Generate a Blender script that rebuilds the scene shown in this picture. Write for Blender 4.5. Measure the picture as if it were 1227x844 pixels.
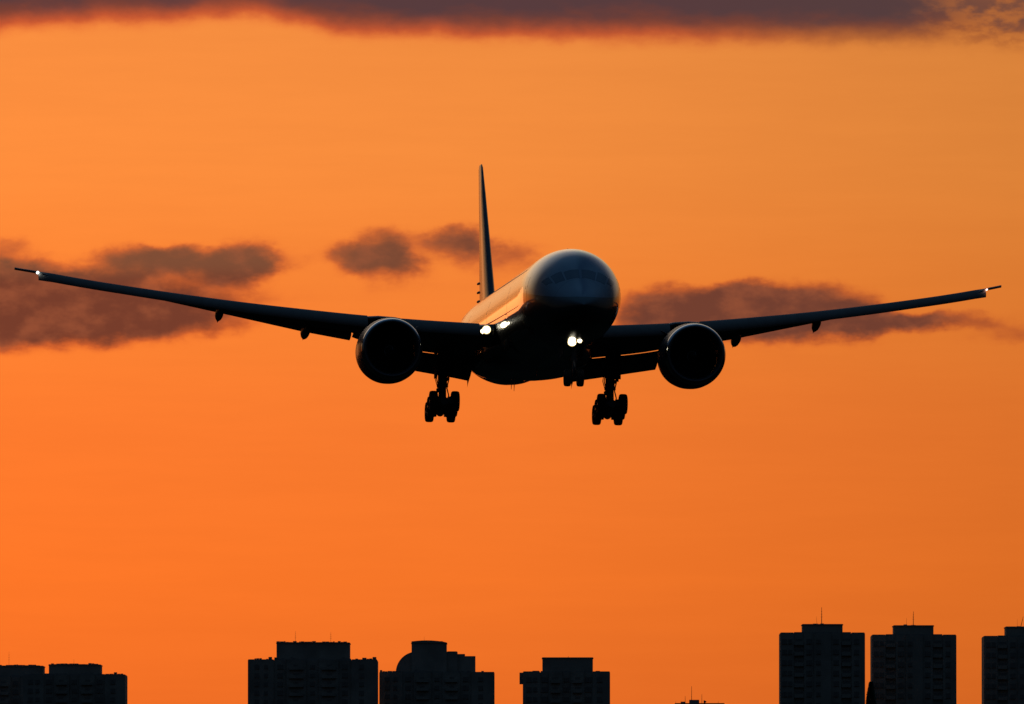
import bpy, math, random
from mathutils import Matrix, Vector
R = math.radians
random.seed(7)
for o in list(bpy.data.objects): bpy.data.objects.remove(o)
scene = bpy.context.scene
col = scene.collection

# ------------------------------------------------------------------ camera
CAM_Z = 1.7
CAM_TILT = 2.4                      # degrees above the horizon
FOCAL = 15760.0                     # in photograph pixels (a long telephoto)
cam_d = bpy.data.cameras.new('camera'); cam = bpy.data.objects.new('camera', cam_d); col.objects.link(cam)
cam.location = (0, 0, CAM_Z); cam.rotation_euler = (R(90 + CAM_TILT), 0, 0)
cam_d.sensor_width = 36; cam_d.sensor_fit = 'HORIZONTAL'; cam_d.lens = 36 * FOCAL / 1227
cam_d.clip_start = 1; cam_d.clip_end = 90000
scene.camera = cam

# ------------------------------------------------------------------ exposure
scene.view_settings.view_transform = 'Standard'; scene.view_settings.look = 'None'
scene.view_settings.exposure = 0; scene.view_settings.gamma = 1
scene.view_settings.use_curve_mapping = False

SUN_AZ, SUN_EL = -14.0, 1.2         # low in the west, just left of the view, behind the aircraft

def lin(r, g, b):
    f = lambda c: (c / 12.92 if c <= .04045 else ((c + .055) / 1.055) ** 2.4)
    return (f(r / 255), f(g / 255), f(b / 255), 1)

# ------------------------------------------------------------------ sky
world = bpy.data.worlds.new('World'); scene.world = world; world.use_nodes = True
nt = world.node_tree; nt.nodes.clear()
N = nt.nodes.new
def L(a, b): nt.links.new(a, b)
def put(sock, v):
    if hasattr(v, 'is_output'): L(v, sock)
    else: sock.default_value = v
def M(op, a, b=None, c=None, clamp=False):
    n = N('ShaderNodeMath'); n.operation = op; n.use_clamp = clamp
    put(n.inputs[0], a)
    if b is not None: put(n.inputs[1], b)
    if c is not None: put(n.inputs[2], c)
    return n.outputs[0]
def SM(v, a, b, lo=0., hi=1.):
    n = N('ShaderNodeMapRange'); n.interpolation_type = 'SMOOTHSTEP'
    put(n.inputs['Value'], v); n.inputs['From Min'].default_value = a; n.inputs['From Max'].default_value = b
    n.inputs['To Min'].default_value = lo; n.inputs['To Max'].default_value = hi
    return n.outputs['Result']
def MIX(f, a, b, mode='MIX'):
    n = N('ShaderNodeMix'); n.data_type = 'RGBA'; n.blend_type = mode
    put(n.inputs[0], f); put(n.inputs[6], a); put(n.inputs[7], b)
    return n.outputs[2]
def RAMP(f, stops):
    n = N('ShaderNodeValToRGB'); cr = n.color_ramp
    while len(cr.elements) < len(stops): cr.elements.new(.5)
    for e, (p, c) in zip(cr.elements, stops): e.position = p
    for e, (p, c) in zip(cr.elements, stops): e.position = p; e.color = c
    put(n.inputs[0], f); return n.outputs[0]
def CURVE(f, pts):
    n = N('ShaderNodeFloatCurve'); c = n.mapping.curves[0]
    while len(c.points) < len(pts): c.points.new(.5, .5)
    for p, (x, y) in zip(c.points, pts): p.location = (x, y)
    n.mapping.update(); put(n.inputs['Value'], f); return n.outputs[0]
tc = N('ShaderNodeTexCoord'); sep = N('ShaderNodeSeparateXYZ'); L(tc.outputs['Generated'], sep.inputs[0])
dx, dy, dz = sep.outputs
AZ = M('MULTIPLY', M('ARCTAN2', dx, dy), 180 / math.pi)
EL = M('MULTIPLY', M('ARCSINE', dz), 180 / math.pi)
DEG = math.degrees(1 / FOCAL)
def az(px): return (px - 613.5) * DEG
def el(py): return CAM_TILT - (py - 422) * DEG
# clear western sky by elevation
west = RAMP(M('DIVIDE', EL, 40, clamp=True), [
    (0.0, lin(205, 88, 34)), (.85/40, lin(229, 106, 38)), (1.4/40, lin(240, 114, 40)), (2.1/40, lin(240, 118, 46)),
    (2.7/40, lin(240, 128, 52)), (3.2/40, lin(241, 137, 60)), (3.9/40, lin(235, 137, 63)), (6/40, lin(244, 184, 122)),
    (10/40, lin(244, 210, 168)), (15/40, lin(228, 208, 182)), (24/40, lin(150, 155, 160)), (1.0, (.022, .062, .125, 1))])
west = MIX(1.0, west, RAMP(M('MULTIPLY_ADD', AZ, 1/24, .5, clamp=True), [
    (0, (1.12, 1.06, 1.02, 1)), (.3, (1.12, 1.05, 1.02, 1)), (.37, (1.06, 1.01, .99, 1)), (.41, (1.10, 1.03, 1.0, 1)), (.5, (1.0, 1.0, 1.0, 1)), (.59, (.80, .86, .86, 1)), (.7, (.66, .72, .72, 1)), (1, (.4, .42, .5, 1))]), 'MULTIPLY')
east = RAMP(M('DIVIDE', EL, 90, clamp=True), [
    (0, (.006, .0058, .006, 1)), (.06, (.007, .0072, .008, 1)), (.2, (.007, .012, .021, 1)), (.45, (.017, .046, .092, 1)), (1, (.022, .062, .125, 1))])
hyp = M('SQRT', M('ADD', M('MULTIPLY', dx, dx), M('MULTIPLY', dy, dy)))
wfac = SM(M('DIVIDE', dy, M('MAXIMUM', hyp, 1e-4)), .80, .985)
# --- clouds: banks laid out by azimuth and elevation, edges torn by noise
cmb = N('ShaderNodeCombineXYZ'); L(AZ, cmb.inputs[0]); L(EL, cmb.inputs[1])
P0 = cmb.outputs[0]
def NOISE(vec, scale, detail=5, rough=.55, sy=1.0, off=0.):
    mp = N('ShaderNodeMapping'); mp.inputs['Scale'].default_value = (scale, scale * sy, 1); mp.inputs['Location'].default_value = (off, off * .7, off)
    L(vec, mp.inputs[0])
    n = N('ShaderNodeTexNoise'); n.inputs['Scale'].default_value = 1; n.inputs['Detail'].default_value = detail; n.inputs['Roughness'].default_value = rough
    L(mp.outputs[0], n.inputs['Vector']); return n
def VM(op, a, b):
    n = N('ShaderNodeVectorMath'); n.operation = op; put(n.inputs[0], a); put(n.inputs[1], b); return n
w1 = NOISE(P0, 5.5, 4, .55, 1.6, 3.1)
w2 = VM('MULTIPLY', VM('SUBTRACT', w1.outputs['Color'], (.5, .5, .5)).outputs[0], (.26, .12, 0)).outputs[0]
P = VM('ADD', P0, w2).outputs[0]
detail = NOISE(P0, 9, 5, .52, 1.9, 9.3).outputs['Fac']
broad = NOISE(P0, 3.2, 4, .55, 2.4, 1.7).outputs['Fac']
# cx, cy, rx, ry in photograph pixels (turned into degrees), amplitude, inner edge
BLOBS = [(-30, 362, 215, 58, 1.0, .1), (90, 374, 200, 46, .8, .1), (60, 332, 150, 30, .38, .1), (235, 388, 100, 22, .36, .0),
         (168, 311, 62, 25, .72, .15), (232, 310, 62, 24, .66, .15), (302, 311, 54, 30, .95, .2), (262, 328, 60, 24, .35, 0), (230, 350, 140, 30, .34, .0),
         (5, 294, 40, 14, .3, .0), (405, 312, 62, 24, .42, .0), (460, 299, 66, 33, .78, .1), (474, 322, 52, 26, .46, .0),
         (552, 290, 42, 28, .80, .1), (524, 286, 24, 14, .14, 0), (612, 304, 58, 24, .52, .05), (590, 328, 80, 24, .22, .0), (500, 345, 160, 26, .14, 0),
         (840, 364, 116, 30, .85, .35), (960, 360, 112, 30, .85, .35), (900, 388, 190, 26, .7, .3), (790, 374, 60, 24, .3, .0), (1045, 384, 150, 18, .55, .2),
         (1140, 384, 90, 14, .28, .0), (1225, 402, 80, 20, .36, .0), (760, 312, 80, 14, .14, 0), (590, 92, 60, 18, .10, 0), (-20, 400, 330, 46, .26, 0), (330, 372, 260, 46, .16, 0), (900, 408, 420, 44, .2, 0), (1240, 350, 130, 60, .12, 0), (-20, 300, 130, 40, .16, 0)]
dens = None
for cx, cy, rx, ry, amp, inn in BLOBS:
    d = VM('MULTIPLY', VM('SUBTRACT', P, (az(cx), el(cy), 0)).outputs[0], (1 / (rx * DEG), 1 / (ry * DEG), 0)).outputs[0]
    ln = N('ShaderNodeVectorMath'); ln.operation = 'LENGTH'; L(d, ln.inputs[0])
    m = SM(ln.outputs['Value'], inn * .6, 1.35, amp, 0)
    dens = m if dens is None else M('ADD', dens, m)
dens = M('MULTIPLY', dens, M('MULTIPLY_ADD', detail, .6, .72))
dens = M('MULTIPLY', dens, M('MULTIPLY_ADD', broad, .6, .7))
sharp = SM(dens, .0, 1.15)
# top bank: lower edge follows azimuth
edge = CURVE(M('MULTIPLY_ADD', AZ, 1 / 12, .5, clamp=True),
             [(0, 1), (.25, .8)] + [((az(px) + 6) / 12, v) for px, v in ((-60, .43), (60, .475), (200, .50), (300, .535), (400, .42), (600, .385), (850, .36), (1060, .34), (1130, .33), (1240, .29))] + [(.8, .8), (1, 1)])
# curve value v stands for 0.36 degrees of elevation: (v-.5)*.6 about el(22)
edgeV = M('MULTIPLY_ADD', M('SUBTRACT', edge, .5), .6, el(22))
topd = SM(M('ADD', M('SUBTRACT', EL, edgeV), M('MULTIPLY', M('SUBTRACT', w1.outputs['Fac'], .5), .075)), -.09, .12)
topfade = SM(EL, el(22) + .04, el(22) + .34, 1, .0)
topd = M('MULTIPLY', topd, topfade)
rightpatch = M('MULTIPLY', SM(AZ, az(1030), az(1190), 0, 1), M('MULTIPLY_ADD', SM(detail, .38, .62), -.30, .60))
topd = M('MULTIPLY', topd, M('SUBTRACT', 1.0, rightpatch))
nish = N('ShaderNodeTexSky'); nish.sky_type = 'NISHITA'; nish.sun_disc = False
nish.sun_elevation = R(SUN_EL); nish.sun_rotation = R(SUN_AZ); nish.altitude = 700; nish.dust_density = 3
clear = MIX(wfac, east, west)
base = MIX(1.0, clear, MIX(1.0, nish.outputs[0], (.003, .003, .003, 1), 'MULTIPLY'), 'ADD')
streak = NOISE(P0, 1.1, 5, .6, 9.0, 5.5).outputs['Fac']
base = MIX(1.0, base, MIX(SM(streak, .3, .7), (.985, .978, .97, 1), (1.012, 1.014, 1.01, 1)), 'MULTIPLY')
t1 = MIX(SM(sharp, 0, .55), (1, 1, 1, 1), (.84, .66, .80, 1))
skyc = MIX(1.0, base, t1, 'MULTIPLY')
ccol = MIX(SM(AZ, az(300), az(760)), MIX(SM(EL, el(345), el(312)), lin(100, 55, 43), lin(112, 74, 54)), lin(98, 58, 48))
ccol = MIX(M('MULTIPLY', SM(w1.outputs['Fac'], .42, .72), .55), ccol, lin(160, 88, 58))
skyc = MIX(M('MULTIPLY', SM(sharp, .08, 1.0), .92), skyc, ccol)
t2 = MIX(SM(topd, 0, .5), (1, 1, 1, 1), MIX(SM(AZ, az(750), az(1050)), (.80, .44, .60, 1), (.74, .66, .74, 1)))
skyc = MIX(1.0, skyc, t2, 'MULTIPLY')
skyc = MIX(M('MULTIPLY', SM(topd, .12, .95), .96), skyc, MIX(SM(M('ADD', M('SUBTRACT', EL, edgeV), M('MULTIPLY', M('SUBTRACT', broad, .5), .25)), .02, .15), lin(112, 62, 52), lin(76, 58, 62)))
bg = N('ShaderNodeBackground'); L(skyc, bg.inputs[0]); bg.inputs[1].default_value = 1.0
out = N('ShaderNodeOutputWorld'); L(bg.outputs[0], out.inputs[0])

# ------------------------------------------------------------------ sun
sd = bpy.data.lights.new('sun', 'SUN'); sd.energy = .022; sd.angle = R(9); sd.color = (1, .38, .13)
so = bpy.data.objects.new('sun', sd); col.objects.link(so)
sv = Vector((math.sin(R(SUN_AZ)) * math.cos(R(SUN_EL)), math.cos(R(SUN_AZ)) * math.cos(R(SUN_EL)), math.sin(R(SUN_EL))))
so.rotation_euler = sv.to_track_quat('Z', 'Y').to_euler()
so.location = (0, 0, 300)

# ------------------------------------------------------------------ materials
def mat(name, color, rough=.5, metal=0., coat=0., spec=.5, noise=0., nscale=2., bump=0., emit=None, estr=0.):
    m = bpy.data.materials.new(name); m.use_nodes = True; t = m.node_tree; b = t.nodes['Principled BSDF']
    b.inputs['Base Color'].default_value = (*color, 1); b.inputs['Roughness'].default_value = rough
    b.inputs['Metallic'].default_value = metal; b.inputs['Coat Weight'].default_value = coat
    b.inputs['Coat Roughness'].default_value = .06; b.inputs['Specular IOR Level'].default_value = spec
    if noise or bump:
        c = t.nodes.new('ShaderNodeTexCoord'); n = t.nodes.new('ShaderNodeTexNoise'); n.inputs['Scale'].default_value = nscale; n.inputs['Detail'].default_value = 6
        t.links.new(c.outputs['Object'], n.inputs['Vector'])
        if noise:
            r = t.nodes.new('ShaderNodeMapRange'); r.inputs['To Min'].default_value = 1 - noise; r.inputs['To Max'].default_value = 1 + noise
            r.inputs['From Min'].default_value = .3; r.inputs['From Max'].default_value = .7
            t.links.new(n.outputs['Fac'], r.inputs['Value'])
            x = t.nodes.new('ShaderNodeVectorMath'); x.operation = 'SCALE'; x.inputs[0].default_value = color
            t.links.new(r.outputs[0], x.inputs['Scale']); t.links.new(x.outputs[0], b.inputs['Base Color'])
        if bump:
            bp = t.nodes.new('ShaderNodeBump'); bp.inputs['Strength'].default_value = bump; bp.inputs['Distance'].default_value = .05
            t.links.new(n.outputs['Fac'], bp.inputs['Height']); t.links.new(bp.outputs[0], b.inputs['Normal'])
    if emit:
        b.inputs['Emission Color'].default_value = (*emit, 1); b.inputs['Emission Strength'].default_value = estr
    return m
MT = {
    'wing': mat('wing_grey_paint', (.12, .125, .13), .45, coat=0, noise=.12, nscale=.8),
    'slat': mat('slat_metal', (.22, .19, .17), .65, spec=.2, noise=.08),
    'flap': mat('flap_grey', (.14, .145, .15), .5, noise=.15),
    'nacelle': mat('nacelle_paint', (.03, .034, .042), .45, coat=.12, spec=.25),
    'lip': mat('lip_metal', (.05, .05, .055), .3, coat=1),
    'polish': mat('polished_metal', (.7, .72, .75), .14, metal=1),
    'duct': mat('duct_grey', (.05, .05, .055), .6),
    'fan': mat('fan_blade_metal', (.08, .08, .085), .35, metal=.8),
    'spin': mat('spinner_black', (.03, .03, .03), .4),
    'white': mat('marking_white', (.6, .6, .6), .5),
    'tyre': mat('tyre_rubber', (.02, .02, .02), .85),
    'rim': mat('wheel_rim', (.25, .25, .26), .4, metal=.6),
    'strut': mat('gear_steel', (.12, .12, .125), .45, metal=.4),
    'door': mat('gear_door_paint', (.08, .08, .085), .9, spec=.1),
    'glass': mat('dark_glass', (.085, .11, .15), .2, coat=.8),
    'fin': mat('fin_paint', (.08, .09, .11), .38, coat=.3, spec=.3),
    'lamp': mat('landing_lamp', (1, 1, 1), .3, emit=(1, .93, .72), estr=14),
    'lamp_glow': mat('lamp_glow_ring', (1, .9, .6), .3, emit=(1, .72, .30), estr=1.1),  # added emissive ring imitating the soft glow around a lamp core
    'strobe': mat('strobe_lamp', (1, 1, 1), .3, emit=(.9, 1, .95), estr=3),
    'red': mat('red_lamp', (1, .3, .2), .3, emit=(1, .55, .45), estr=3),
    'conc': mat('painted_concrete', (.34, .265, .21), .9, noise=.25, nscale=.15),
    'conc2': mat('darker_concrete_panel', (.28, .23, .2), .9, noise=.25, nscale=.2),  # darker concrete for parapets and roof boxes
    'bglass': mat('window_glass', (.235, .19, .16), .5, spec=.15),
    'pane': mat('cabin_pane', (.16, .17, .18), .2, coat=1),
    'antenna': mat('antenna_steel', (.06, .05, .05), .6),
    'leaf': mat('dark_foliage', (.035, .05, .025), .8, noise=.4, nscale=1.5),
    'bark': mat('bark', (.06, .045, .035), .9),
    'ground': mat('dark_ground', (.016, .018, .012), 1.0, spec=0, noise=.5, nscale=.01),
}
# fuselage paint: white above, grey belly, split along a gently dipping line
def fuselage_mat():
    m = bpy.data.materials.new('fuselage_paint'); m.use_nodes = True; t = m.node_tree; b = t.nodes['Principled BSDF']
    b.inputs['Roughness'].default_value = .32; b.inputs['Coat Weight'].default_value = 1; b.inputs['Coat Roughness'].default_value = .035; b.inputs['Coat IOR'].default_value = 1.75
    c = t.nodes.new('ShaderNodeTexCoord'); s = t.nodes.new('ShaderNodeSeparateXYZ'); t.links.new(c.outputs['Object'], s.inputs[0])
    def m_(op, a, b2, c2=None):
        n = t.nodes.new('ShaderNodeMath'); n.operation = op
        for i, v in enumerate((a, b2, c2)):
            if v is None: continue
            if hasattr(v, 'is_output'): t.links.new(v, n.inputs[i])
            else: n.inputs[i].default_value = v
        return n.outputs[0]
    mr = t.nodes.new('ShaderNodeMapRange'); mr.interpolation_type = 'SMOOTHSTEP'
    mr.inputs['From Min'].default_value = -OFF_S; mr.inputs['From Max'].default_value = 9 - OFF_S
    mr.inputs['To Min'].default_value = -.45 + OFF_Z; mr.inputs['To Max'].default_value = .25 + OFF_Z
    t.links.new(s.outputs[1], mr.inputs['Value'])
    mask = m_('GREATER_THAN', m_('SUBTRACT', s.outputs[2], mr.outputs[0]), 0)
    n = t.nodes.new('ShaderNodeTexNoise'); n.inputs['Scale'].default_value = .5; n.inputs['Detail'].default_value = 5; t.links.new(c.outputs['Object'], n.inputs['Vector'])
    g = m_('MULTIPLY_ADD', n.outputs['Fac'], .25, .87)
    mx = t.nodes.new('ShaderNodeMix'); mx.data_type = 'RGBA'; t.links.new(mask, mx.inputs[0])
    mx.inputs[6].default_value = (.03, .031, .033, 1); mx.inputs[7].default_value = (.17, .215, .28, 1)
    sc = t.nodes.new('ShaderNodeVectorMath'); sc.operation = 'SCALE'; t.links.new(mx.outputs[2], sc.inputs[0]); t.links.new(g, sc.inputs['Scale'])
    # skin joints, a slightly darker line at every frame section
    fr = m_('LESS_THAN', m_('PINGPONG', m_('ADD', s.outputs[1], 60.0), 3.1), .018)
    sc2 = t.nodes.new('ShaderNodeVectorMath'); sc2.operation = 'SCALE'; t.links.new(sc.outputs[0], sc2.inputs[0]); t.links.new(m_('MULTIPLY_ADD', fr, -.35, 1.0), sc2.inputs['Scale'])
    t.links.new(sc2.outputs[0], b.inputs['Base Color'])
    nb = t.nodes.new('ShaderNodeTexNoise'); nb.inputs['Scale'].default_value = .9; nb.inputs['Detail'].default_value = 2; t.links.new(c.outputs['Object'], nb.inputs['Vector'])
    bp = t.nodes.new('ShaderNodeBump'); bp.inputs['Strength'].default_value = .10; bp.inputs['Distance'].default_value = .02
    t.links.new(nb.outputs['Fac'], bp.inputs['Height']); t.links.new(bp.outputs[0], b.inputs['Normal']); t.links.new(bp.outputs[0], b.inputs['Coat Normal'])
    return m
OFF_S, OFF_Z = 37.2, 6.25           # aircraft stations are turned into coordinates about the main wheels
MT['fuselage'] = fuselage_mat()

# ------------------------------------------------------------------ helpers
def tag(o, label=None, cat=None, group=None, kind=None):
    if label: o['label'] = label
    if cat: o['category'] = cat
    if group: o['group'] = group
    if kind: o['kind'] = kind
    return o
def link(name, mesh, parent=None, smooth=False):
    o = bpy.data.objects.new(name, mesh); col.objects.link(o)
    if parent: o.parent = parent
    if smooth: mesh.polygons.foreach_set('use_smooth', [True] * len(mesh.polygons))
    return o
class MB:
    """collects shapes in aircraft stations (y to port, s aft of the nose, z up) or plain xyz"""
    def __init__(self, air=True): self.v = []; self.f = []; self.air = air
    def add(self, vs, fs):
        b = len(self.v); self.v += [tuple(p) for p in vs]; self.f += [tuple(b + i for i in f) for f in fs]
    def box(self, a, b, taper=None):
        x0, y0, z0 = a; x1, y1, z1 = b
        self.add([(x0, y0, z0), (x1, y0, z0), (x1, y1, z0), (x0, y1, z0), (x0, y0, z1), (x1, y0, z1), (x1, y1, z1), (x0, y1, z1)],
                 [(0, 3, 2, 1), (4, 5, 6, 7), (0, 1, 5, 4), (1, 2, 6, 5), (2, 3, 7, 6), (3, 0, 4, 7)])
    def loft(self, rings, cap=True, closed=True):
        n = len(rings[0]); vs = [p for r in rings for p in r]; fs = []
        for i in range(len(rings) - 1):
            for j in range(n if closed else n - 1):
                k = (j + 1) % n; fs.append((i * n + j, i * n + k, (i + 1) * n + k, (i + 1) * n + j))
        if cap: fs.append(tuple(range(n - 1, -1, -1))); fs.append(tuple((len(rings) - 1) * n + j for j in range(n)))
        self.add(vs, fs)
    def tube(self, p, q, r0, r1=None, n=12):
        p = Vector(p); q = Vector(q); r1 = r0 if r1 is None else r1
        d = (q - p).normalized(); u = d.orthogonal().normalized(); w = d.cross(u)
        self.loft([[c + (u * math.cos(t) + w * math.sin(t)) * r for t in [2 * math.pi * i / n for i in range(n)]] for c, r in ((p, r0), (q, r1))])
    def lathe(self, prof, cy, cz, n=64, axis='s', sc=None, cap=False):
        """prof: list of (s, r) turned about the line y=cy, z=cz"""
        rings = []
        for s, r in prof:
            if axis == 's': rings.append([(cy + r * math.cos(2 * math.pi * i / n), s, cz + r * math.sin(2 * math.pi * i / n)) for i in range(n)])
            else: rings.append([(s, cy + r * math.cos(2 * math.pi * i / n), cz + r * math.sin(2 * math.pi * i / n)) for i in range(n)])
        self.loft(rings, cap=cap)
    def build(self, name, m, parent=None, smooth=False, bevel=0):
        me = bpy.data.meshes.new(name)
        vs = [(y, s - OFF_S, z + OFF_Z) for y, s, z in self.v] if self.air else self.v
        me.from_pydata([tuple(p) for p in vs], [], self.f); me.update()
        import bmesh
        bm = bmesh.new(); bm.from_mesh(me); bmesh.ops.recalc_face_normals(bm, faces=bm.faces)
        if bevel: bmesh.ops.bevel(bm, geom=list(bm.edges), offset=bevel, segments=2, affect='EDGES', profile=.5, clamp_overlap=True)
        bm.to_mesh(me); bm.free()
        me.materials.append(m)
        o = link(name, me, parent, False)
        if smooth:
            me.polygons.foreach_set('use_smooth', [True] * len(me.polygons))
            me.set_sharp_from_angle(angle=R(38))
        return o
def interp(tab, x):
    if x <= tab[0][0]: return tab[0][1]
    for (a, u), (b, v) in zip(tab, tab[1:]):
        if x <= b: return u + (v - u) * (x - a) / (b - a)
    return tab[-1][1]
def spline(tab, x):
    """monotone cubic interpolation, tables of (x, y)"""
    n = len(tab)
    if x <= tab[0][0]: return tab[0][1]
    if x >= tab[-1][0]: return tab[-1][1]
    d = [(tab[i + 1][1] - tab[i][1]) / (tab[i + 1][0] - tab[i][0]) for i in range(n - 1)]
    m = [d[0]] + [0 if d[i - 1] * d[i] <= 0 else 2 * d[i - 1] * d[i] / (d[i - 1] + d[i]) for i in range(1, n - 1)] + [d[-1]]
    for i in range(n - 1):
        if x <= tab[i + 1][0]:
            h = tab[i + 1][0] - tab[i][0]; t = (x - tab[i][0]) / h
            return ((2*t**3 - 3*t*t + 1) * tab[i][1] + (t**3 - 2*t*t + t) * h * m[i] + (-2*t**3 + 3*t*t) * tab[i + 1][1] + (t**3 - t*t) * h * m[i + 1])

# ------------------------------------------------------------------ ground
def ground_z(x, y):
    d = math.hypot(x, y)
    t = min(max((d - 1400) / 2600, 0), 1); t = t * t * (3 - 2 * t)
    return t * (20 + 5 * math.sin(x / 830 + 1) + 4 * math.cos(y / 1100 + x / 2100)) + .4 * math.sin(x / 90) * math.sin(y / 120) - .4
def build_ground():
    n = 150; ax = []
    for i in range(n + 1):
        t = (i / n) * 2 - 1; ax.append(math.copysign(abs(t) ** 1.6, t) * 42000)
    vs = [(x, y, ground_z(x, y)) for y in ax for x in ax]
    fs = [(j * (n + 1) + i, j * (n + 1) + i + 1, (j + 1) * (n + 1) + i + 1, (j + 1) * (n + 1) + i) for j in range(n) for i in range(n)]
    me = bpy.data.meshes.new('ground'); me.from_pydata(vs, [], fs); me.update(); me.materials.append(MT['ground'])
    tag(link('ground', me, None, True), kind='structure')
build_ground()

# ------------------------------------------------------------------ towers
def at(px, D): return (px - 613.5) / FOCAL * D
def high(py, D): return CAM_Z + D * math.tan(R(el(py)))
FLOOR = 3.05
window_meshes = {}
def tower(px0, px1, ytop, D, pent, label, bays, side=0, group=None, antennas=(), extras=(), tiers=(), dome=False):
    """a slab block px0..px1 wide; pent: (px0, px1, ytop) of the raised roof block"""
    x0, x1 = at(px0, D), at(px1, D); W = x1 - x0; cx = (x0 + x1) / 2; zt = high(ytop, D); gz = ground_z(cx, D) - 1.0
    dep = W * .8
    root = bpy.data.objects.new('apartment_tower', None); col.objects.link(root); root.location = (cx, D + dep / 2, gz)
    root.empty_display_size = 5
    tag(root, label, 'apartment tower', group)
    H = zt - gz; b = MB(False); rough = random.Random(int(px0)) if D > 4300 else None
    # body: a stepped plan of projecting and recessed strips, as such blocks have
    strips = bays['strips']                       # list of (fraction0, fraction1, setback)
    for i, (a, c, sb) in enumerate(strips):
        b.box((-W / 2 + a * W, -dep / 2 + sb, 0), (-W / 2 + c * W, dep / 2 - sb, H - (0.0 if i % 2 == 0 else .12)))
    b.build('wall', MT['conc'], root)
    pr = MB(False)                                 # parapet
    for i, (a, c, sb) in enumerate(strips):
        pr.box((-W / 2 + a * W + .15, -dep / 2 + sb + .15, H - .2), (-W / 2 + c * W - .15, dep / 2 - sb - .15, H + .25 + .12 * (i % 2)))
        xx = -W / 2 + a * W + .2
        while rough and xx < -W / 2 + c * W - 1.2:
            ww = rough.uniform(.5, 1.6); hh = rough.choice((0, .12, .3, .5, .75)) * rough.random()
            if hh > .05: pr.box((xx, -dep / 2 + sb + .2, H + .1), (xx + ww, -dep / 2 + sb + 1.4, H + .38 + hh))
            xx += ww + .1
    pr.build('parapet', MT['conc2'], root)
    def local(px): return at(px, D) - cx
    p = pent
    pm = MB(False); pz = high(p[2], D) - gz; pd = dep * .34
    pm.box((local(p[0]), -pd, H - .5), (local(p[1]), pd, pz))
    pm.box((local(p[0]) - .18, -pd - .18, pz - .35), (local(p[1]) + .18, pd + .18, pz - .1))
    if rough:
        xx = local(p[0])
        while xx < local(p[1]) - 1.4:
            ww = rough.uniform(.5, 1.5); pm.box((xx, -pd, pz - .05), (xx + ww, -pd + 1.0, pz + rough.uniform(.05, .5))); xx += ww + .05
    if dome:
        xa, xc = local(p[0]), local(p[1]); rr = [(xa + (xc - xa) * k / 12, pz - .02 + .75 * math.sin(math.pi * (.12 + .88 * k / 12)) ** .7 if k < 12 else pz) for k in range(13)]
        pm.loft([[(x, yy, z) for x, z in [(xa, pz - .3)] + rr + [(xc, pz - .3)]] for yy in (-pd * .9, pd * .9)])
    pm.build('rooftop_block', MT['conc'], root)
    for ti, (a, c, yt, slope) in enumerate(tiers):
        tm = MB(False); z1 = high(yt, D) - gz; xa, xc = local(a), local(c); q = dep * (.3 - .03 * ti)
        if slope:
            k = 10; prof = [(xa + (xc - xa) * (1 - math.cos(math.pi / 2 * i / k)) * slope, H + (z1 - H) * math.sin(math.pi / 2 * i / k)) for i in range(k + 1)]
            ring = [(xc, z1), (xc, H - .3), (xa, H - .3)] + prof
            tm.loft([[(x, yy, z) for x, z in ring] for yy in (-q, q)])
        else: tm.box((xa, -q, H - .3), (xc, q, z1))
        tm.build('roof_tier', MT['conc'], root)
    for (px, yb, yt, lean, w) in antennas:
        am = MB(False); za = high(yb, D) - gz; zb = high(yt, D) - gz; X = local(px)
        am.tube((X, 0, za - .6), (X + lean, 0, zb), w, w * .45, 6)
        if zb - za > 3.2:
            for k in range(3):
                zz = za + (zb - za) * (.45 + .16 * k); xx = X + lean * (.45 + .16 * k)
                am.tube((xx - .35 + .08 * k, 0, zz), (xx + .35 - .08 * k, 0, zz), .03, n=5)
        am.build('antenna', MT['antenna'], root)
    for (a, c, yt) in extras:
        em = MB(False); em.box((local(a), -1.2, H - (3.6 if a == 622.5 else .3)), (local(c), 1.6, high(yt, D) - gz)); em.build('roof_tank', MT['conc2'], root)
    # windows, floor by floor: the top floors in view are objects, the floors below one object
    nf = int((H - 2) / FLOOR); low = MB(False); protos = {}
    for fl in range(nf):
        z = H - 2.3 - fl * FLOOR
        for (fr, ww, hh) in bays['windows']:
            X = -W / 2 + fr * W; sb = next(s for a, c, s in strips if a <= fr <= c); y = -dep / 2 + sb
            if fl < bays.get('floors', 9):
                key = (round(ww, 2), round(hh, 2))
                if key not in window_meshes:
                    me = bpy.data.meshes.new('window'); wm = MB(False)
                    w2_, h2_ = ww / 2, hh / 2
                    wm.box((-w2_, -.03, -h2_), (w2_, .05, h2_))
                    for q in (-w2_, -.03, w2_ - .06): wm.box((q, -.09, -h2_ - .06), (q + .06, -.031, h2_ + .06))
                    wm.box((-w2_ - .1, -.22, -h2_ - .14), (w2_ + .1, .04, -h2_ - .06))
                    me.from_pydata(wm.v, [], wm.f); me.update(); me.materials.append(MT['bglass']); window_meshes[key] = me
                o = bpy.data.objects.new('window', window_meshes[key]); col.objects.link(o); o.parent = root; o.location = (X, y, z)
            else: low.box((X - ww / 2, y - .04, z - hh / 2), (X + ww / 2, y + .05, z + hh / 2))
            low_any = True
    # balconies slabs as thin ledges
    for (a, c) in bays.get('balconies', ()):
        sb = next(s for u, v, s in strips if u <= (a + c) / 2 <= v); first = None
        for fl in range(min(nf, bays.get('floors', 9))):
            z = H - 3.4 - fl * FLOOR
            if first is None:
                bal = MB(False); bal.box((-W / 2 + a * W, -dep / 2 + sb - .75, z), (-W / 2 + c * W, -dep / 2 + sb + .02, z + 1.05)); first = bal.build('balcony', MT['conc'], root)
            else: o = first.copy(); col.objects.link(o); o.location = (0, 0, -fl * FLOOR)
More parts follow.
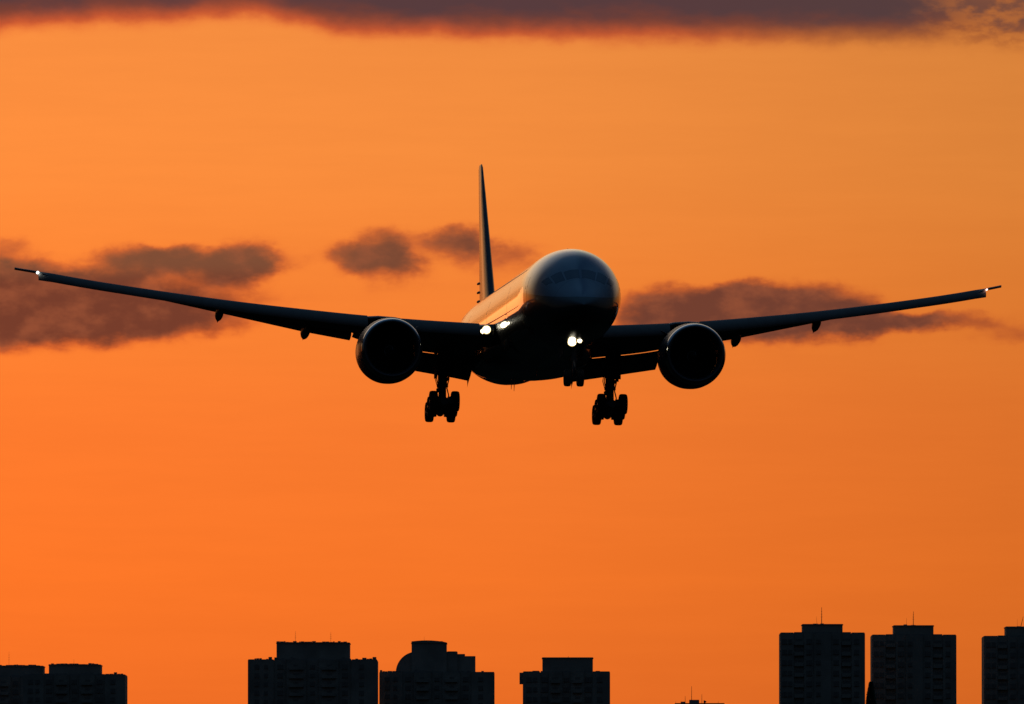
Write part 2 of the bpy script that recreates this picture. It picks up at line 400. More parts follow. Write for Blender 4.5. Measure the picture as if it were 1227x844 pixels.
    if low.v: tag(low.build('window', MT['bglass'], root), kind='stuff')
    return root
GR_R = 'three like apartment towers on the right'
GR_L = 'blurred apartment blocks on the left'
bayR = dict(strips=[(0, .16, 0), (.16, .28, .55), (.28, .40, 0), (.40, .60, -.5), (.60, .72, 0), (.72, .84, .55), (.84, 1, 0)],
            windows=[(.05, 1.3, 1.3), (.115, 1.1, 1.2), (.22, 1.9, 1.5), (.34, 1.5, 1.3), (.45, 1.2, 1.0), (.66, 1.5, 1.3), (.78, 1.9, 1.5), (.90, 1.3, 1.3)],
            balconies=[(.165, .275), (.725, .835)], floors=9)
bayL = dict(strips=[(0, .2, 0), (.2, .3, .6), (.3, .45, -.4), (.45, .55, .5), (.55, .7, -.4), (.7, .8, .6), (.8, 1, 0)],
            windows=[(.07, 1.6, 1.4), (.14, 1.3, 1.2), (.25, 1.9, 1.5), (.37, 1.6, 1.4), (.5, 1.6, 1.2), (.63, 1.6, 1.4), (.75, 1.9, 1.5), (.88, 1.6, 1.4)],
            balconies=[(.32, .43), (.57, .68)], floors=5)
DR, DL = 3800, 4600
tower(935, 1036.5, 759, DR, (962, 1010, 747.5), 'dark tower with the tallest thin mast, left one of three on the right', bayR, group=GR_R,
      antennas=[(985.5, 748, 727, 0, .13), (980, 748, 738, -.2, .05)], extras=[(975, 981, 746.6), (984, 988, 746.4)])
tower(1045, 1146, 761.5, DR + 30, (1071.5, 1119, 749), 'dark tower with a slim mast, middle one of three on the right', bayR, group=GR_R,
      antennas=[(1095.5, 749, 732, 0.05, .12), (1087.5, 749, 740, 0, .05)], extras=[(1084, 1088, 747.6), (1093, 1098, 748.2)])
tower(1179, 1281, 763, DR + 60, (1206, 1254, 750.5), 'dark tower cut off by the right edge of the picture, with a leaning mast', bayR, group=GR_R,
      antennas=[(1224, 751, 738, .9, .11), (1220.5, 751, 741, 0, .04)], extras=[(1220, 1224, 749.7)])
tower(626.5, 731, 805.5, DR + 300, (650, 710.5, 787.5), 'dark tower standing alone near the middle, its flat roof block twice as wide as high', bayL, antennas=[(681, 788, 785.8, 0, .12)],
      extras=[(638, 646, 803.2), (714, 719, 803.3), (622.5, 627.5, 805.4)])
tower(297, 452, 791, DL, (331, 418.5, 769.5), 'widest dark tower, with a big square block on its roof, left of the rounded one', bayL,
      antennas=[(353, 770, 755, 0, .06), (395.5, 770, 756, 0, .06)], extras=[(366, 372, 768.4), (408, 417, 768.8), (338, 349, 768.6)])
tower(454.5, 592.5, 806, DL + 40, (493, 535, 769.5), 'dark tower crowned by a rounded stepped roof, beside the widest tower', bayL,
      antennas=[(508, 769, 762, 0, .05)], dome=True, tiers=[(474, 548, 780.5, .34), (540, 569.5, 785.8, 0), (547, 557, 783.2, 0)], extras=[(536, 547, 779.6), (573, 583, 804.4)])
tower(28, 150, 809, DL - 60, (58, 120, 796), 'dark block with a low roof block and free right side, second from the left edge', bayL,
      antennas=[(87, 797, 789, 0, .05)], extras=[(72, 80, 795.2), (104, 112, 795.3), (134, 143, 808)])
tower(-72, 49, 811, DL + 40, (-45, 51, 797.5), 'dark block cut off by the left edge of the picture, farthest left', bayL,
      antennas=[(9, 798, 780, 0, .05)], extras=[(18, 26, 796.9)])
# low roof with masts between the middle tower and the three on the right
def low_roof():
    D = 3900; cx = at(836, D); gz = ground_z(cx, D) - 1
    root = bpy.data.objects.new('office_block', None); col.objects.link(root); root.location = (cx, D + 6, gz)
    tag(root, 'roof barely rising over the bottom edge of the picture, with several thin masts', 'building')
    lx = lambda px: at(px, D) - cx
    H = high(842.6, D) - gz
    b = MB(False); b.box((lx(809), -6, 0), (lx(868), 6, H)); b.build('wall', MT['conc'], root)
    b = MB(False); b.box((lx(826.2), -2, H - .3), (lx(838), 2, high(838.4, D) - gz)); b.box((lx(816), -2, H - .3), (lx(821), 1, high(840.6, D) - gz)); b.build('rooftop_block', MT['conc2'], root)
    for px, yt, w in ((829, 822, .10), (821.3, 833.5, .08), (841.3, 831.5, .09), (802 + 8, 840, .05), (861, 840, .05)):
        b = MB(False); b.tube((lx(px), 0, H - .3), (lx(px), 0, high(yt, D) - gz), w, w * .5, 6); b.build('antenna', MT['antenna'], root)
    b = MB(False); X = lx(845.5); zc = high(840.6, D) - gz
    b.tube((X, 0, H - .2), (X, 0, zc), .06, n=6); b.lathe([(X - .5, .45), (X - .15, .38), (X + .35, .05)], 0, zc, 12, axis='x', cap=True)
    b.build('satellite_dish', MT['antenna'], root)
    w = MB(False)
    for fl in range(int(H / FLOOR) - 1):
        for k in range(6): w.box((lx(813 + 9 * k), -6.04, H - 2.8 - fl * FLOOR), (lx(818 + 9 * k), -5.95, H - 1.4 - fl * FLOOR))
    w.build('window', MT['bglass'], root)
low_roof()
# conical tree between the two towers on the right
def conifer():
    D = 2300; px = 1043.5; cx = at(px, D); gz = ground_z(cx, D); zt = high(817.5, D); H = zt - gz
    root = bpy.data.objects.new('conifer_tree', None); col.objects.link(root); root.location = (cx, D, gz)
    tag(root, 'pointed dark tree rising in the gap between two of the right hand towers', 'tree')
    t = MB(False); t.tube((0, 0, 0), (.1, 0, H * .96), .55, .05, 10); t.build('trunk', MT['bark'], root, True)
    c = MB(False); rnd = random.Random(3)
    # the crown tapers towards the tip; about 8 m of it stand within the view
    for i in range(15000):
        h = rnd.random() ** .55; z = H * .25 + (H * .75) * h
        rr = 3.4 * (1 - h) ** .85 + .22 + .25 * math.sin(z * 2.2) * (1 - h)
        if z > H - 8: rr = min(rr, .3 + (H - z) ** .8 * .36 + .10 * math.sin(z * 4))
        a = rnd.random() * 6.283; r = rr * math.sqrt(rnd.uniform(.15, 1.0)) * rnd.uniform(.8, 1.12)
        x, y = r * math.cos(a), r * math.sin(a); s = rnd.uniform(.10, .24)
        d = Vector((math.cos(a), math.sin(a), rnd.uniform(-.5, .5))).normalized(); u = d.orthogonal().normalized() * s * .6; p = Vector((x, y, z + rnd.uniform(-.1, .1)))
        c.add([p - d * s, p + u, p + d * s, p - u], [(0, 1, 2, 3)])
    me = bpy.data.meshes.new('crown'); me.from_pydata([tuple(p) for p in c.v], [], c.f); me.update(); me.materials.append(MT['leaf'])
    link('crown', me, root)
conifer()

# ------------------------------------------------------------------ the airliner
YAW, PITCH, ROLL, TX, TZ, DIST = .0938, .0621, .0175, .6979, 1.3987, 850.0
plane = bpy.data.objects.new('passenger_airliner', None); col.objects.link(plane)
tag(plane, 'twin-engine airliner on final approach, wheels down, landing lights on, seen from the front', 'airplane')
Rr = Matrix.Rotation(ROLL, 3, 'Y'); Rp = Matrix.Rotation(-PITCH, 3, 'X'); Ry = Matrix.Rotation(YAW, 3, 'Z')
RC = Matrix.Rotation(R(CAM_TILT), 3, 'X')
rot = Ry @ Rp @ Rr
org = rot @ Vector((0, OFF_S - 40, -OFF_Z)) + Vector((TX, DIST, TZ))
plane.matrix_world = Matrix.Translation(RC @ org + Vector((0, 0, CAM_Z))) @ (RC @ rot).to_4x4()

# fuselage tables: top, bottom, half width by station
TOP = [(0, -.95), (.12, -.68), (.3, -.46), (.6, -.18), (1, .1), (1.5, .42), (2, .78), (2.5, 1.2), (3, 1.6), (3.6, 1.98), (4.3, 2.32), (5.2, 2.62), (6.5, 2.88), (8, 3.04), (9.8, 3.1), (55, 3.1), (60, 3.02), (66, 2.72), (70, 2.35), (72.4, 2.0), (73.1, 1.75)]
BOT = [(0, -.95), (.12, -1.2), (.3, -1.4), (.6, -1.64), (1, -1.88), (1.5, -2.1), (2, -2.26), (3, -2.5), (4.3, -2.72), (5.2, -2.83), (6.5, -2.94), (8, -3.03), (10, -3.1), (46, -3.1), (50, -2.96), (54, -2.62), (58, -2.05), (63, -1.1), (68, .0), (72.4, 1.0), (73.1, 1.35)]
WID = [(0, .02), (.12, .34), (.3, .55), (.6, .83), (1, 1.12), (1.5, 1.44), (2, 1.72), (3, 2.17), (4.3, 2.56), (5.2, 2.74), (6.5, 2.93), (8, 3.05), (9.8, 3.1), (50, 3.1), (55, 2.95), (60, 2.5), (66, 1.65), (70, .95), (72.4, .42), (73.1, .12)]
def fus(s, th, off=0.):
    """point on the skin; th = 0 at the port side, pi/2 on top"""
    t, b, w = spline(TOP, s), spline(BOT, s), spline(WID, s)
    # widest line sits halfway except near the nose, where it stays low
    zc = (t + b) / 2 if s > 8 else (t + b) / 2 + (interp([(0, -.02), (2, -.25), (4, -.2), (8, 0)], s))
    c, sn = math.cos(th), math.sin(th)
    return ((w + off) * c, s, zc + ((t - zc) if sn > 0 else (zc - b)) * sn + off * sn)
st = [0, .03, .08, .16, .28, .45, .65, .9, 1.2, 1.5, 1.8, 2.1, 2.4, 2.7, 3, 3.4, 3.8, 4.3, 4.8, 5.4, 6, 6.8, 7.6, 8.5, 9.5] + list(range(11, 48, 2)) + [48 + i for i in range(25)] + [72.4, 73.1]
b = MB(); NR = 96
b.loft([[fus(s, 2 * math.pi * j / NR) for j in range(NR)] for s in st])
fuselage = b.build('fuselage', MT['fuselage'], plane, True)
def patch(s0, s1, t0, t1, off, name, m, parent, ns=4, ntt=5, s0b=None, s1b=None):
    """a pane following the skin, standing a little proud of it"""
    s0b = s0 if s0b is None else s0b; s1b = s1 if s1b is None else s1b
    vs = []
    for o_ in (off, -.02):
        for i in range(ns + 1):
            for j in range(ntt + 1):
                u, v = i / ns, j / ntt
                a = s0 + (s1 - s0) * u; c = s0b + (s1b - s0b) * u
                vs.append(fus(a + (c - a) * v, t0 + (t1 - t0) * v, o_))
    n = (ns + 1) * (ntt + 1); q = MB(); g = lambda i, j, k: k * n + i * (ntt + 1) + j; fs = []
    for i in range(ns):
        for j in range(ntt):
            fs.append((g(i, j, 0), g(i + 1, j, 0), g(i + 1, j + 1, 0), g(i, j + 1, 0))); fs.append((g(i, j, 1), g(i, j + 1, 1), g(i + 1, j + 1, 1), g(i + 1, j, 1)))
    for i in range(ns): fs.append((g(i, 0, 0), g(i, 0, 1), g(i + 1, 0, 1), g(i + 1, 0, 0))); fs.append((g(i, ntt, 0), g(i + 1, ntt, 0), g(i + 1, ntt, 1), g(i, ntt, 1)))
    for j in range(ntt): fs.append((g(0, j, 0), g(0, j + 1, 0), g(0, j + 1, 1), g(0, j, 1))); fs.append((g(ns, j, 0), g(ns, j, 1), g(ns, j + 1, 1), g(ns, j + 1, 0)))
    q.add(vs, fs); return q.build(name, m, parent, True)
# windscreen: three panes each side of the middle post
for sg in (1, -1):
    H2 = math.pi / 2
    for (th0, th1, a0, a1, c0, c1) in ((.04, .50, 2.05, 2.72, 2.15, 2.85), (.55, .88, 2.2, 3.0, 2.5, 3.35), (.93, 1.14, 2.75, 3.5, 3.3, 4.0)):
        patch(a0, a1, H2 - sg * th0, H2 - sg * th1, .012, 'cockpit_window', MT['glass'], fuselage, s0b=c0, s1b=c1)
# cabin windows (starboard row and the forward port row), doors
wm = None
def cabin_window(s, sg, master=[None, None]):
    k = 0 if sg > 0 else 1; th = R(9.5) if sg > 0 else math.pi - R(9.5)
    if s < 10.5 or s > 50: return patch(s - .13, s + .13, th - .055, th + .055, .004, 'cabin_window', MT['pane'], fuselage, 1, 3)
    if master[k] is None:
        master[k] = patch(20 - .13, 20 + .13, th - .055, th + .055, .004, 'cabin_window', MT['pane'], fuselage, 1, 3); o = master[k]
    else: o = master[k].copy(); col.objects.link(o)
    o.location = (0, s - 20, 0); return o
doors = (7.2, 18.6, 32.5, 46.5, 58.0)
ss = [8.6 + .53 * i for i in range(95)]
ss = [s for s in ss if min(abs(s - d) for d in doors) > .75]
n_w = 0
for s in ss:
    if s > 56: break
    cabin_window(s, -1); n_w += 1
for s in ss[:max(0, 98 - n_w)]: cabin_window(s, 1)
for sg in (1, -1):
    for d in doors:
        th0, th1 = (R(-12), R(24)) if sg > 0 else (math.pi + R(12), math.pi - R(24))
        dr = patch(d - .53, d + .53, th0, th1, .006, 'cabin_door', MT['fuselage'], fuselage, 3, 6)
        patch(d - .1, d + .1, th0 + (th1 - th0) * .58, th0 + (th1 - th0) * .68, .012, 'door_window', MT['glass'], dr, 1, 2)
# wing to body fairing: boxy bottom, bulging shoulders
def fair_ring(s, n=64):
    k = interp([(26.5, 0), (29, .6), (31, 1), (38, 1), (43, .6), (47, 0)], s); k = k * k * (3 - 2 * k)
    w = 2.6 + .95 * k; bt = -2.9 - .3 * k; ex = 2 + 1.6 * k; zc = -1.7
    pts = []
    for i in range(n):
        t = 2 * math.pi * i / n; c, s_ = math.cos(t), math.sin(t)
        pts.append((w * math.copysign(abs(c) ** (2 / ex), c), s, zc + (1.0 if s_ > 0 else zc - bt) * math.copysign(abs(s_) ** (2 / ex), s_)))
    return pts
b = MB(); b.loft([fair_ring(23 + i) for i in range(25)]); b.build('belly_fairing', MT['fuselage'], plane, True)
# small aerials and lamps on the skin
for s, side, h in ((10.6, 1, .16), (24, 1, .34), (44, 1, .3), (30, -1, .35), (45.5, -1, .38), (47.5, -1, .3)):
    b = MB(); z0 = spline(TOP, s) if side > 0 else spline(BOT, s) - (.12 if s < 46 else 0); q = MB()
    q.loft([[(yy * k2, s + ss_ * k2 + (1 - k2) * .2, z) for yy, ss_ in ((.03, 0), (0, .25), (-.03, 0), (0, -.2))] for z, k2 in ((z0 - .1 * side, 1), (z0 + h * side, .5))])
    q.build('blade_antenna', MT['wing'], plane)
b = MB(); b.lathe([(11.4, .02), (11.5, .10), (11.7, .12), (11.9, .1), (12.0, .02)], 0, 3.12, 16, cap=True); b.build('beacon_lamp', MT['duct'], plane, True)

# ---- wings
def LEs(y):
    y = abs(y)
    return 27 + (y - 3.1) * .6745 if y < 30.5 else 27 + 27.4 * .6745 + (y - 30.5) * 2.15
def TEs(y):
    y = abs(y)
    if y < 10: return 40.4 + (y - 3.1) * .02
    if y < 30.5: return 40.54 + (y - 10) * .31
    return 46.9 + (y - 30.5) * 1.78
ZTOP = [(0, -.55), (3.1, -.44), (4.7, -.31), (8.0, .0), (11.4, .39), (14, .74), (18, 1.32), (20.3, 1.69), (23.1, 2.17), (26, 2.70), (28.3, 3.15), (31.2, 3.80), (32.4, 4.16)]
ZTE = [(0, -2.0), (3.1, -1.86), (4.25, -1.72), (8.9, -1.08), (11, -.3), (14, .12), (19.8, 1.42), (23, 2.06), (27, 2.82), (31, 3.66), (32.4, 4.1)]
THK = [(0, .135), (3.1, .132), (10, .11), (20, .10), (30, .095), (32.4, .09)]
def section(y, n=22):
    ya = abs(y); s0, s1 = LEs(ya) + interp([(3.3, 0), (4, .5), (28, .42), (30.6, .35), (31.2, 0)], ya), TEs(ya); c = s1 - s0; t = max(interp(THK, ya) * c, .27); zt = spline(ZTOP, ya); ze = spline(ZTE, ya)
    ht = lambda x: (.2969 * math.sqrt(x) - .126 * x - .3516 * x * x + .2843 * x ** 3 - .1036 * x ** 4) / .3
    up, lo = [], []
    for i in range(n + 1):
        x = .5 * (1 - math.cos(math.pi * i / n)); up.append((x, ht(x) * t * 1.02)); lo.append((x, -ht(x) * t * .92 * (1 - .25 * x)))
    # place the chord line so that the highest point seen from slightly below reaches zt
    z0 = zt - .4
    for _ in range(8):
        top = max(z0 + (ze - z0) * x + h - .0621 * x * c for x, h in up); z0 += (zt - interp([(3, .10), (8.0, .10), (9, -.04), (10, -.04), (11, .10), (30.6, .10), (31.1, 0)], ya) - top) * .9
    ring = [(y, s0 + x * c, z0 + (ze - z0) * x + h) for x, h in up] + [(y, s0 + x * c, z0 + (ze - z0) * x + h) for x, h in reversed(lo[1:-1])]
    return ring, z0, ze, c
YS = [2.4, 3.1, 4, 5, 6, 7, 8, 9, 10, 11, 12.5, 14, 16, 18, 20, 22, 24, 26, 28, 29.5, 30.5, 31, 31.4, 31.8, 32.1, 32.3, 32.4]
def wing(sg):
    b = MB(); b.loft([section(sg * y)[0] for y in YS]); w = b.build('wing', MT['wing'], plane, True)
    # slats: drooped leading edge shells, inboard one and six outboard
    for (ya, yb) in ((3.9, 8.6), (10.7, 14.0), (14.0, 17.4), (17.4, 20.8), (20.8, 24.2), (24.2, 27.6), (27.6, 31.0)):
        b = MB(); rings = []
        for k in range(5):
            y = ya + (yb - ya) * k / 4; r, z0, ze, c = section(y); s0 = LEs(y)
            hgt = interp([(3, .80), (10, .78), (20, .66), (26, .60), (31, .60)], y); zt = spline(ZTOP, y)
            f = [(.55, .03), (.25, -.02), (.0, -.14), (-.22, -.32), (-.36, -.52), (-.42, -.72), (-.40, -.90), (-.33, -1.0), (-.26, -.92), (-.22, -.76), (-.12, -.56), (.08, -.38), (.35, -.2)]
            rings.append([(sg * y, s0 + .1 + a * hgt * 1.1 + .15, zt - .02 + z * hgt) for a, z in f])
        b.loft(rings); b.build('slat', MT['slat'], w, True)
    # flaps
    def flap(ya, yb, tab, chord, name='flap', ang=None, gap=.045, th=.30):
        b = MB(); rings = []
        for k in range(25):
            y = ya + (yb - ya) * k / 24; se = TEs(y); z1 = spline(ZTE, y) - (gap if y > (3.8 if sg > 0 else 5.0) else -.06)
            zt = interp(tab, y); st_, et = se - .15, se + chord
            pr = [(0, -.02), (.04, .0), (.3, -.0), (1, -1.0), (.6, -.78), (.25, -.52), (.03, -.28), (-.04, -.14)]
            dz = z1 - zt
            top = [(0, 0), (.35, .30), (.7, .66), (1, 1)]
            low = [(.97, 1.0), (.6, .78), (.3, .52), (.08, .28), (-.03, .10)]
            t2 = th / max(dz, .2)
            ring = [(sg * y, st_ + (et - st_) * a, z1 - dz * q) for a, q in top] + [(sg * y, st_ + (et - st_) * a, z1 - dz * min(q + t2 * (1 - a) * .55, 1.0)) for a, q in low]
            rings.append(ring)
        b.loft(rings); return b.build(name, MT['flap'], w, True)
    flap(3.35, 8.9, [(3.19, -3.2), (4.25, -3.0), (6.6, -2.62), (8.9, -2.24)], 2.1)
    flap(11.05, 22.95, [(11.05, -.71), (14, -.14), (19.8, 1.2), (22.95, 1.92)], 1.35, gap=-.03, th=.2)
    b = MB(); rings = []                          # flaperon behind the engine
    for k in range(3):
        y = 8.98 + (10.95 - 8.98) * k / 2; se = TEs(y); z1 = spline(ZTE, y)
        rings.append([(sg * y, se - .3, z1 + .03), (sg * y, se + .8, z1 - .22), (sg * y, se - .3, z1 - .1)])
    b.loft(rings); b.build('flaperon', MT['flap'], w)
    b = MB(); rings = []                          # aileron
    for k in range(4):
        y = 23.1 + (29.8 - 23.1) * k / 3; se = TEs(y); z1 = spline(ZTE, y)
        rings.append([(sg * y, se - .2, z1 + .025), (sg * y, se + .35, z1 - .05), (sg * y, se - .2, z1 - .035)])
    b.loft(rings); b.build('aileron', MT['wing'], w)
    # canoe fairings over the flap tracks
    for (y, ztip, wd, ln, up) in ((19.45, .42, .31, 3.4, .55), (14.0, -.72, .34, 3.8, .7), (3.38, -3.66, .20, 2.6, .9), (7.2, -2.3, .2, 2.8, .7)):
        se = TEs(y) + 1.55; b = MB(); rings = []; zr = spline(ZTE, y) - .25
        for k in range(13):
            u = k / 12; q = max(math.sin(math.pi * min(.02 + u * .98, .995)), .02) ** .6 * (1 - .25 * u)
            if u > .6: q *= max(.06, 1 - ((u - .6) / .4) ** 1.7)
            s = se - ln * (1 - u); zc = zr + (ztip - zr + wd * .1) * max(0, (u - .1) / .9) ** 1.6
            rings.append([(sg * (y + wd * q * math.cos(t)), s, zc + wd * 1.25 * q * math.sin(t)) for t in [2 * math.pi * j / 14 for j in range(14)]])
        b.loft(rings); b.build('flap_track_fairing', MT['flap'], w, True)
    # wingtip lamps
    y = 31.05; s = LEs(y); zt = spline(ZTOP, y)
    b = MB(); b.lathe([(s - .30, .02), (s - .26, .05), (s - .1, .085 if sg < 0 else .06), (s + .25, .085 if sg < 0 else .06)], sg * y, zt - .12, 14, cap=True)
    b.build('wingtip_lamp', MT['strobe'] if sg < 0 else MT['red'], w, True)
    return w
wings = {sg: wing(sg) for sg in (-1, 1)}
# landing lamps in the wing roots: two in a glazed recess each side
for sg in (-1, 1):
    for (yy, ss_, z, r) in ((3.58, 26.45, -.88, .205), (3.80, 26.55, -.97, .12)):
        if sg > 0: yy -= .22
        b = MB(); b.lathe([(ss_, .01), (ss_ + .015, r * .6), (ss_ + .04, r * .9), (ss_ + .06, r)], sg * yy, z, 18, cap=True)
        lo = b.build('landing_lamp', MT['lamp'], wings[sg], True)
        b = MB(); b.lathe([(ss_ + .05, r * 1.0), (ss_ + .03, r * 1.22), (ss_ + .12, r * 1.36)], sg * yy, z, 22); b.build('glow_ring', MT['lamp_glow'], lo, True)  # yellow glow round the lamp, modelled as a ring
        b = MB(); b.lathe([(ss_ + .125, r * 1.36), (ss_ + .1, r * 1.42), (ss_ + .6, r * 1.3), (ss_ + .6, .02)], sg * yy, z, 22); b.build('lamp_housing', MT['strut'], lo, True)
    b = MB(); b.loft([[(sg * 3.1, s, z) for s, z in ((26.7, -1.25), (26.5, -.9), (26.8, -.5), (29, -.4), (29, -1.9))], [(sg * 3.98, s, z) for s, z in ((27.5, -1.15), (27.3, -.9), (27.6, -.6), (29, -.4), (29, -1.7))]])
    b.build('root_glove', MT['wing'], wings[sg], True)

# ---- engines
def engine(sg):
    cy, cz = sg * 9.68, -2.26
    b = MB()
    b.lathe([(25.70, 1.942), (26.0, 1.99), (26.6, 2.05), (27.4, 2.085), (28.3, 2.08), (29.6, 2.0), (30.8, 1.88), (31.7, 1.76), (31.72, 1.68), (30.5, 1.72)], cy, cz, 96)
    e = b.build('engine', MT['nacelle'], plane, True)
    b = MB(); b.lathe([(25.72, 1.948), (25.6, 1.927), (25.52, 1.908), (25.45, 1.885), (25.39, 1.86), (25.345, 1.825)], cy, cz, 96); lp = b.build('intake_lip', MT['polish'], e, True)
    b = MB(); b.lathe([(25.345, 1.825), (25.31, 1.78), (25.30, 1.75), (25.32, 1.68), (25.45, 1.60), (25.75, 1.555)], cy, cz, 96); b.build('lip_inner_face', MT['lip'], lp, True)
    b = MB(); b.lathe([(25.75, 1.553), (26.4, 1.56), (27.0, 1.62), (28.5, 1.62)], cy, cz, 72); b.build('intake_duct', MT['duct'], e, True)
    b = MB(); b.lathe([(27.9, 1.6), (27.95, .5)], cy, cz, 48, cap=True); b.build('stator_wall', MT['duct'], e)
    b = MB()
    for i in range(22):
        a = 2 * math.pi * i / 22; ring = []
        rows = []
        for k in range(7):
            r = .5 + 1.08 * k / 6; tw = .25 + .55 * k / 6; a2 = a + .22 * math.sin(k / 6 * 3.0) * .5; wd = .30 + .1 * math.sin(k / 6 * 3)
            row = []
            for q in (-.5, .5):
                off = q * wd; row.append((cy + r * math.cos(a2) - math.sin(a2) * off * math.sin(tw), 27.2 + off * math.cos(tw), cz + r * math.sin(a2) + math.cos(a2) * off * math.sin(tw)))
            rows.append(row)
        vs = [p for r_ in rows for p in r_] + [(p[0], p[1] + .03, p[2]) for r_ in rows for p in r_]
        fs = []
        for k in range(6):
            fs.append((2 * k, 2 * k + 1, 2 * k + 3, 2 * k + 2)); fs.append((14 + 2 * k, 14 + 2 * k + 2, 14 + 2 * k + 3, 14 + 2 * k + 1))
        b.add(vs, fs)
    b.build('fan', MT['fan'], e)
    b = MB(); b.lathe([(26.35, .01), (26.4, .08), (26.6, .24), (26.9, .42), (27.2, .52), (27.6, .52)], cy, cz, 36, cap=True); sp = b.build('spinner', MT['spin'], e, True)
    b = MB(); pts = []
    for k in range(16):
        u = k / 15; a = u * 4.2; s = 26.42 + u * .5; r = interp([(26.35, .01), (26.4, .08), (26.6, .24), (26.9, .42), (27.2, .52)], s) + .012
        pts.append(((cy + r * math.cos(a), s - .012, cz + r * math.sin(a)), (cy + (r + .0) * math.cos(a + .25), s + .03, cz + r * math.sin(a + .25))))
    b.add([p for q in pts for p in q], [(2 * i, 2 * i + 1, 2 * i + 3, 2 * i + 2) for i in range(15)]); b.build('spiral_mark', MT['white'], sp)
    b = MB(); b.lathe([(30.5, 1.2), (31.7, 1.2), (33.2, .95), (34.1, .72), (34.1, .6), (33.5, .55)], cy, cz, 48); b.build('core_nozzle', MT['fan'], e, True)
    b = MB(); b.lathe([(33.2, .45), (34.2, .36), (35.2, .03)], cy, cz, 32, cap=True); b.build('exhaust_cone', MT['fan'], e, True)
    # pylon
    b = MB(); rings = []
    for (s, z0, z1, hw) in ((27.4, -.35, -.27, .03), (28.2, -.45, -.18, .14), (29.4, -.5, -.08, .22), (31, -.7, -.02, .24), (33.5, -1.5, -.1, .24), (36, -1.3, -.6, .16), (38.5, -1.05, -.75, .04)):
        rings.append([(cy - hw * .7, s, z1), (cy + hw * .7, s, z1), (cy + hw, s, (z0 + z1) / 2), (cy + hw * .8, s, z0), (cy - hw * .8, s, z0), (cy - hw, s, (z0 + z1) / 2)])
    b.loft(rings); b.build('pylon', MT['wing'], e, True)
    # strake on the inboard shoulder
    a = math.pi / 2 + sg * .85; b = MB(); r0 = 2.08; u = (math.cos(a), math.sin(a))
    b.loft([[(cy + u[0] * (r0 + h) + t * -u[1], s, cz + u[1] * (r0 + h) + t * u[0]) for s, h in ((27.3, -.06), (28.4, .42), (28.9, .42), (29.0, -.06))] for t in (-.015, .015)])
    b.build('strake', MT['nacelle'], e)
for sg in (-1, 1): engine(sg)

# ---- tail
b = MB()
FIN = [(2.6, 60.8, 70.6, .42), (3.2, 61.6, 70.9, .38), (5.2, 63.4, 71.3, .33), (8, 65.95, 71.9, .26), (11, 68.7, 72.6, .18), (12.9, 70.4, 73.05, .10), (13.12, 70.7, 73.1, .05)]
def finring(z, s0, s1, t, xa=0, xb=1, n=12):
    h = lambda x: (.2969 * math.sqrt(x) - .126 * x - .3516 * x * x + .2843 * x ** 3 - .1036 * x ** 4) / .1
    xs = [xa + (xb - xa) * .5 * (1 - math.cos(math.pi * i / n)) for i in range(n + 1)]
    return [(t * h(x), s0 + (s1 - s0) * x, z) for x in xs] + [(-t * h(x), s0 + (s1 - s0) * x, z) for x in reversed(xs[1:-1] if xb == 1 else xs[1:])]
b.loft([finring(z, s0, s1, t * 1.0, 0, .68) for z, s0, s1, t in FIN])
fin = b.build('vertical_stabilizer', MT['fin'], plane, True)
b = MB(); b.loft([[(t * h_, s0 + (s1 - s0) * x, z) for x, h_ in ((.695, .60), (1, .03), (1, -.03), (.695, -.60))] for z, s0, s1, t in FIN[1:-1]])
rud = b.build('rudder', MT['fin'], fin, True)
for z in (3.85, 4.45, 5.05):
    b = MB(); rings = []
    for k in range(7):
        u = k / 6; q = max(math.sin(math.pi * u), .05) ** .7 * .11; rings.append([(-.15 - .02 + q * math.cos(t) * .9, 69.2 + 2.0 * u, z + q * math.sin(t) * .8) for t in [math.pi * j / 4 for j in range(8)]])
    b.loft(rings); b.build('hinge_fairing', MT['flap'], rud, True)
for sg in (-1, 1):
    b = MB()
    HS = [(.6, 61.8, 68.2, .9, .55), (1.5, 62.4, 68.3, 1.0, .50), (6, 65.6, 69.1, 1.55, .30), (10.3, 68.6, 70.5, 2.0, .14), (10.75, 69.2, 70.7, 2.05, .06)]
    b.loft([[(sg * y, p[1], z + p[0] * .6) for p in finring(0, s0, s1, t)] for y, s0, s1, z, t in HS])
    b.build('horizontal_stabilizer', MT['wing'], plane, True)

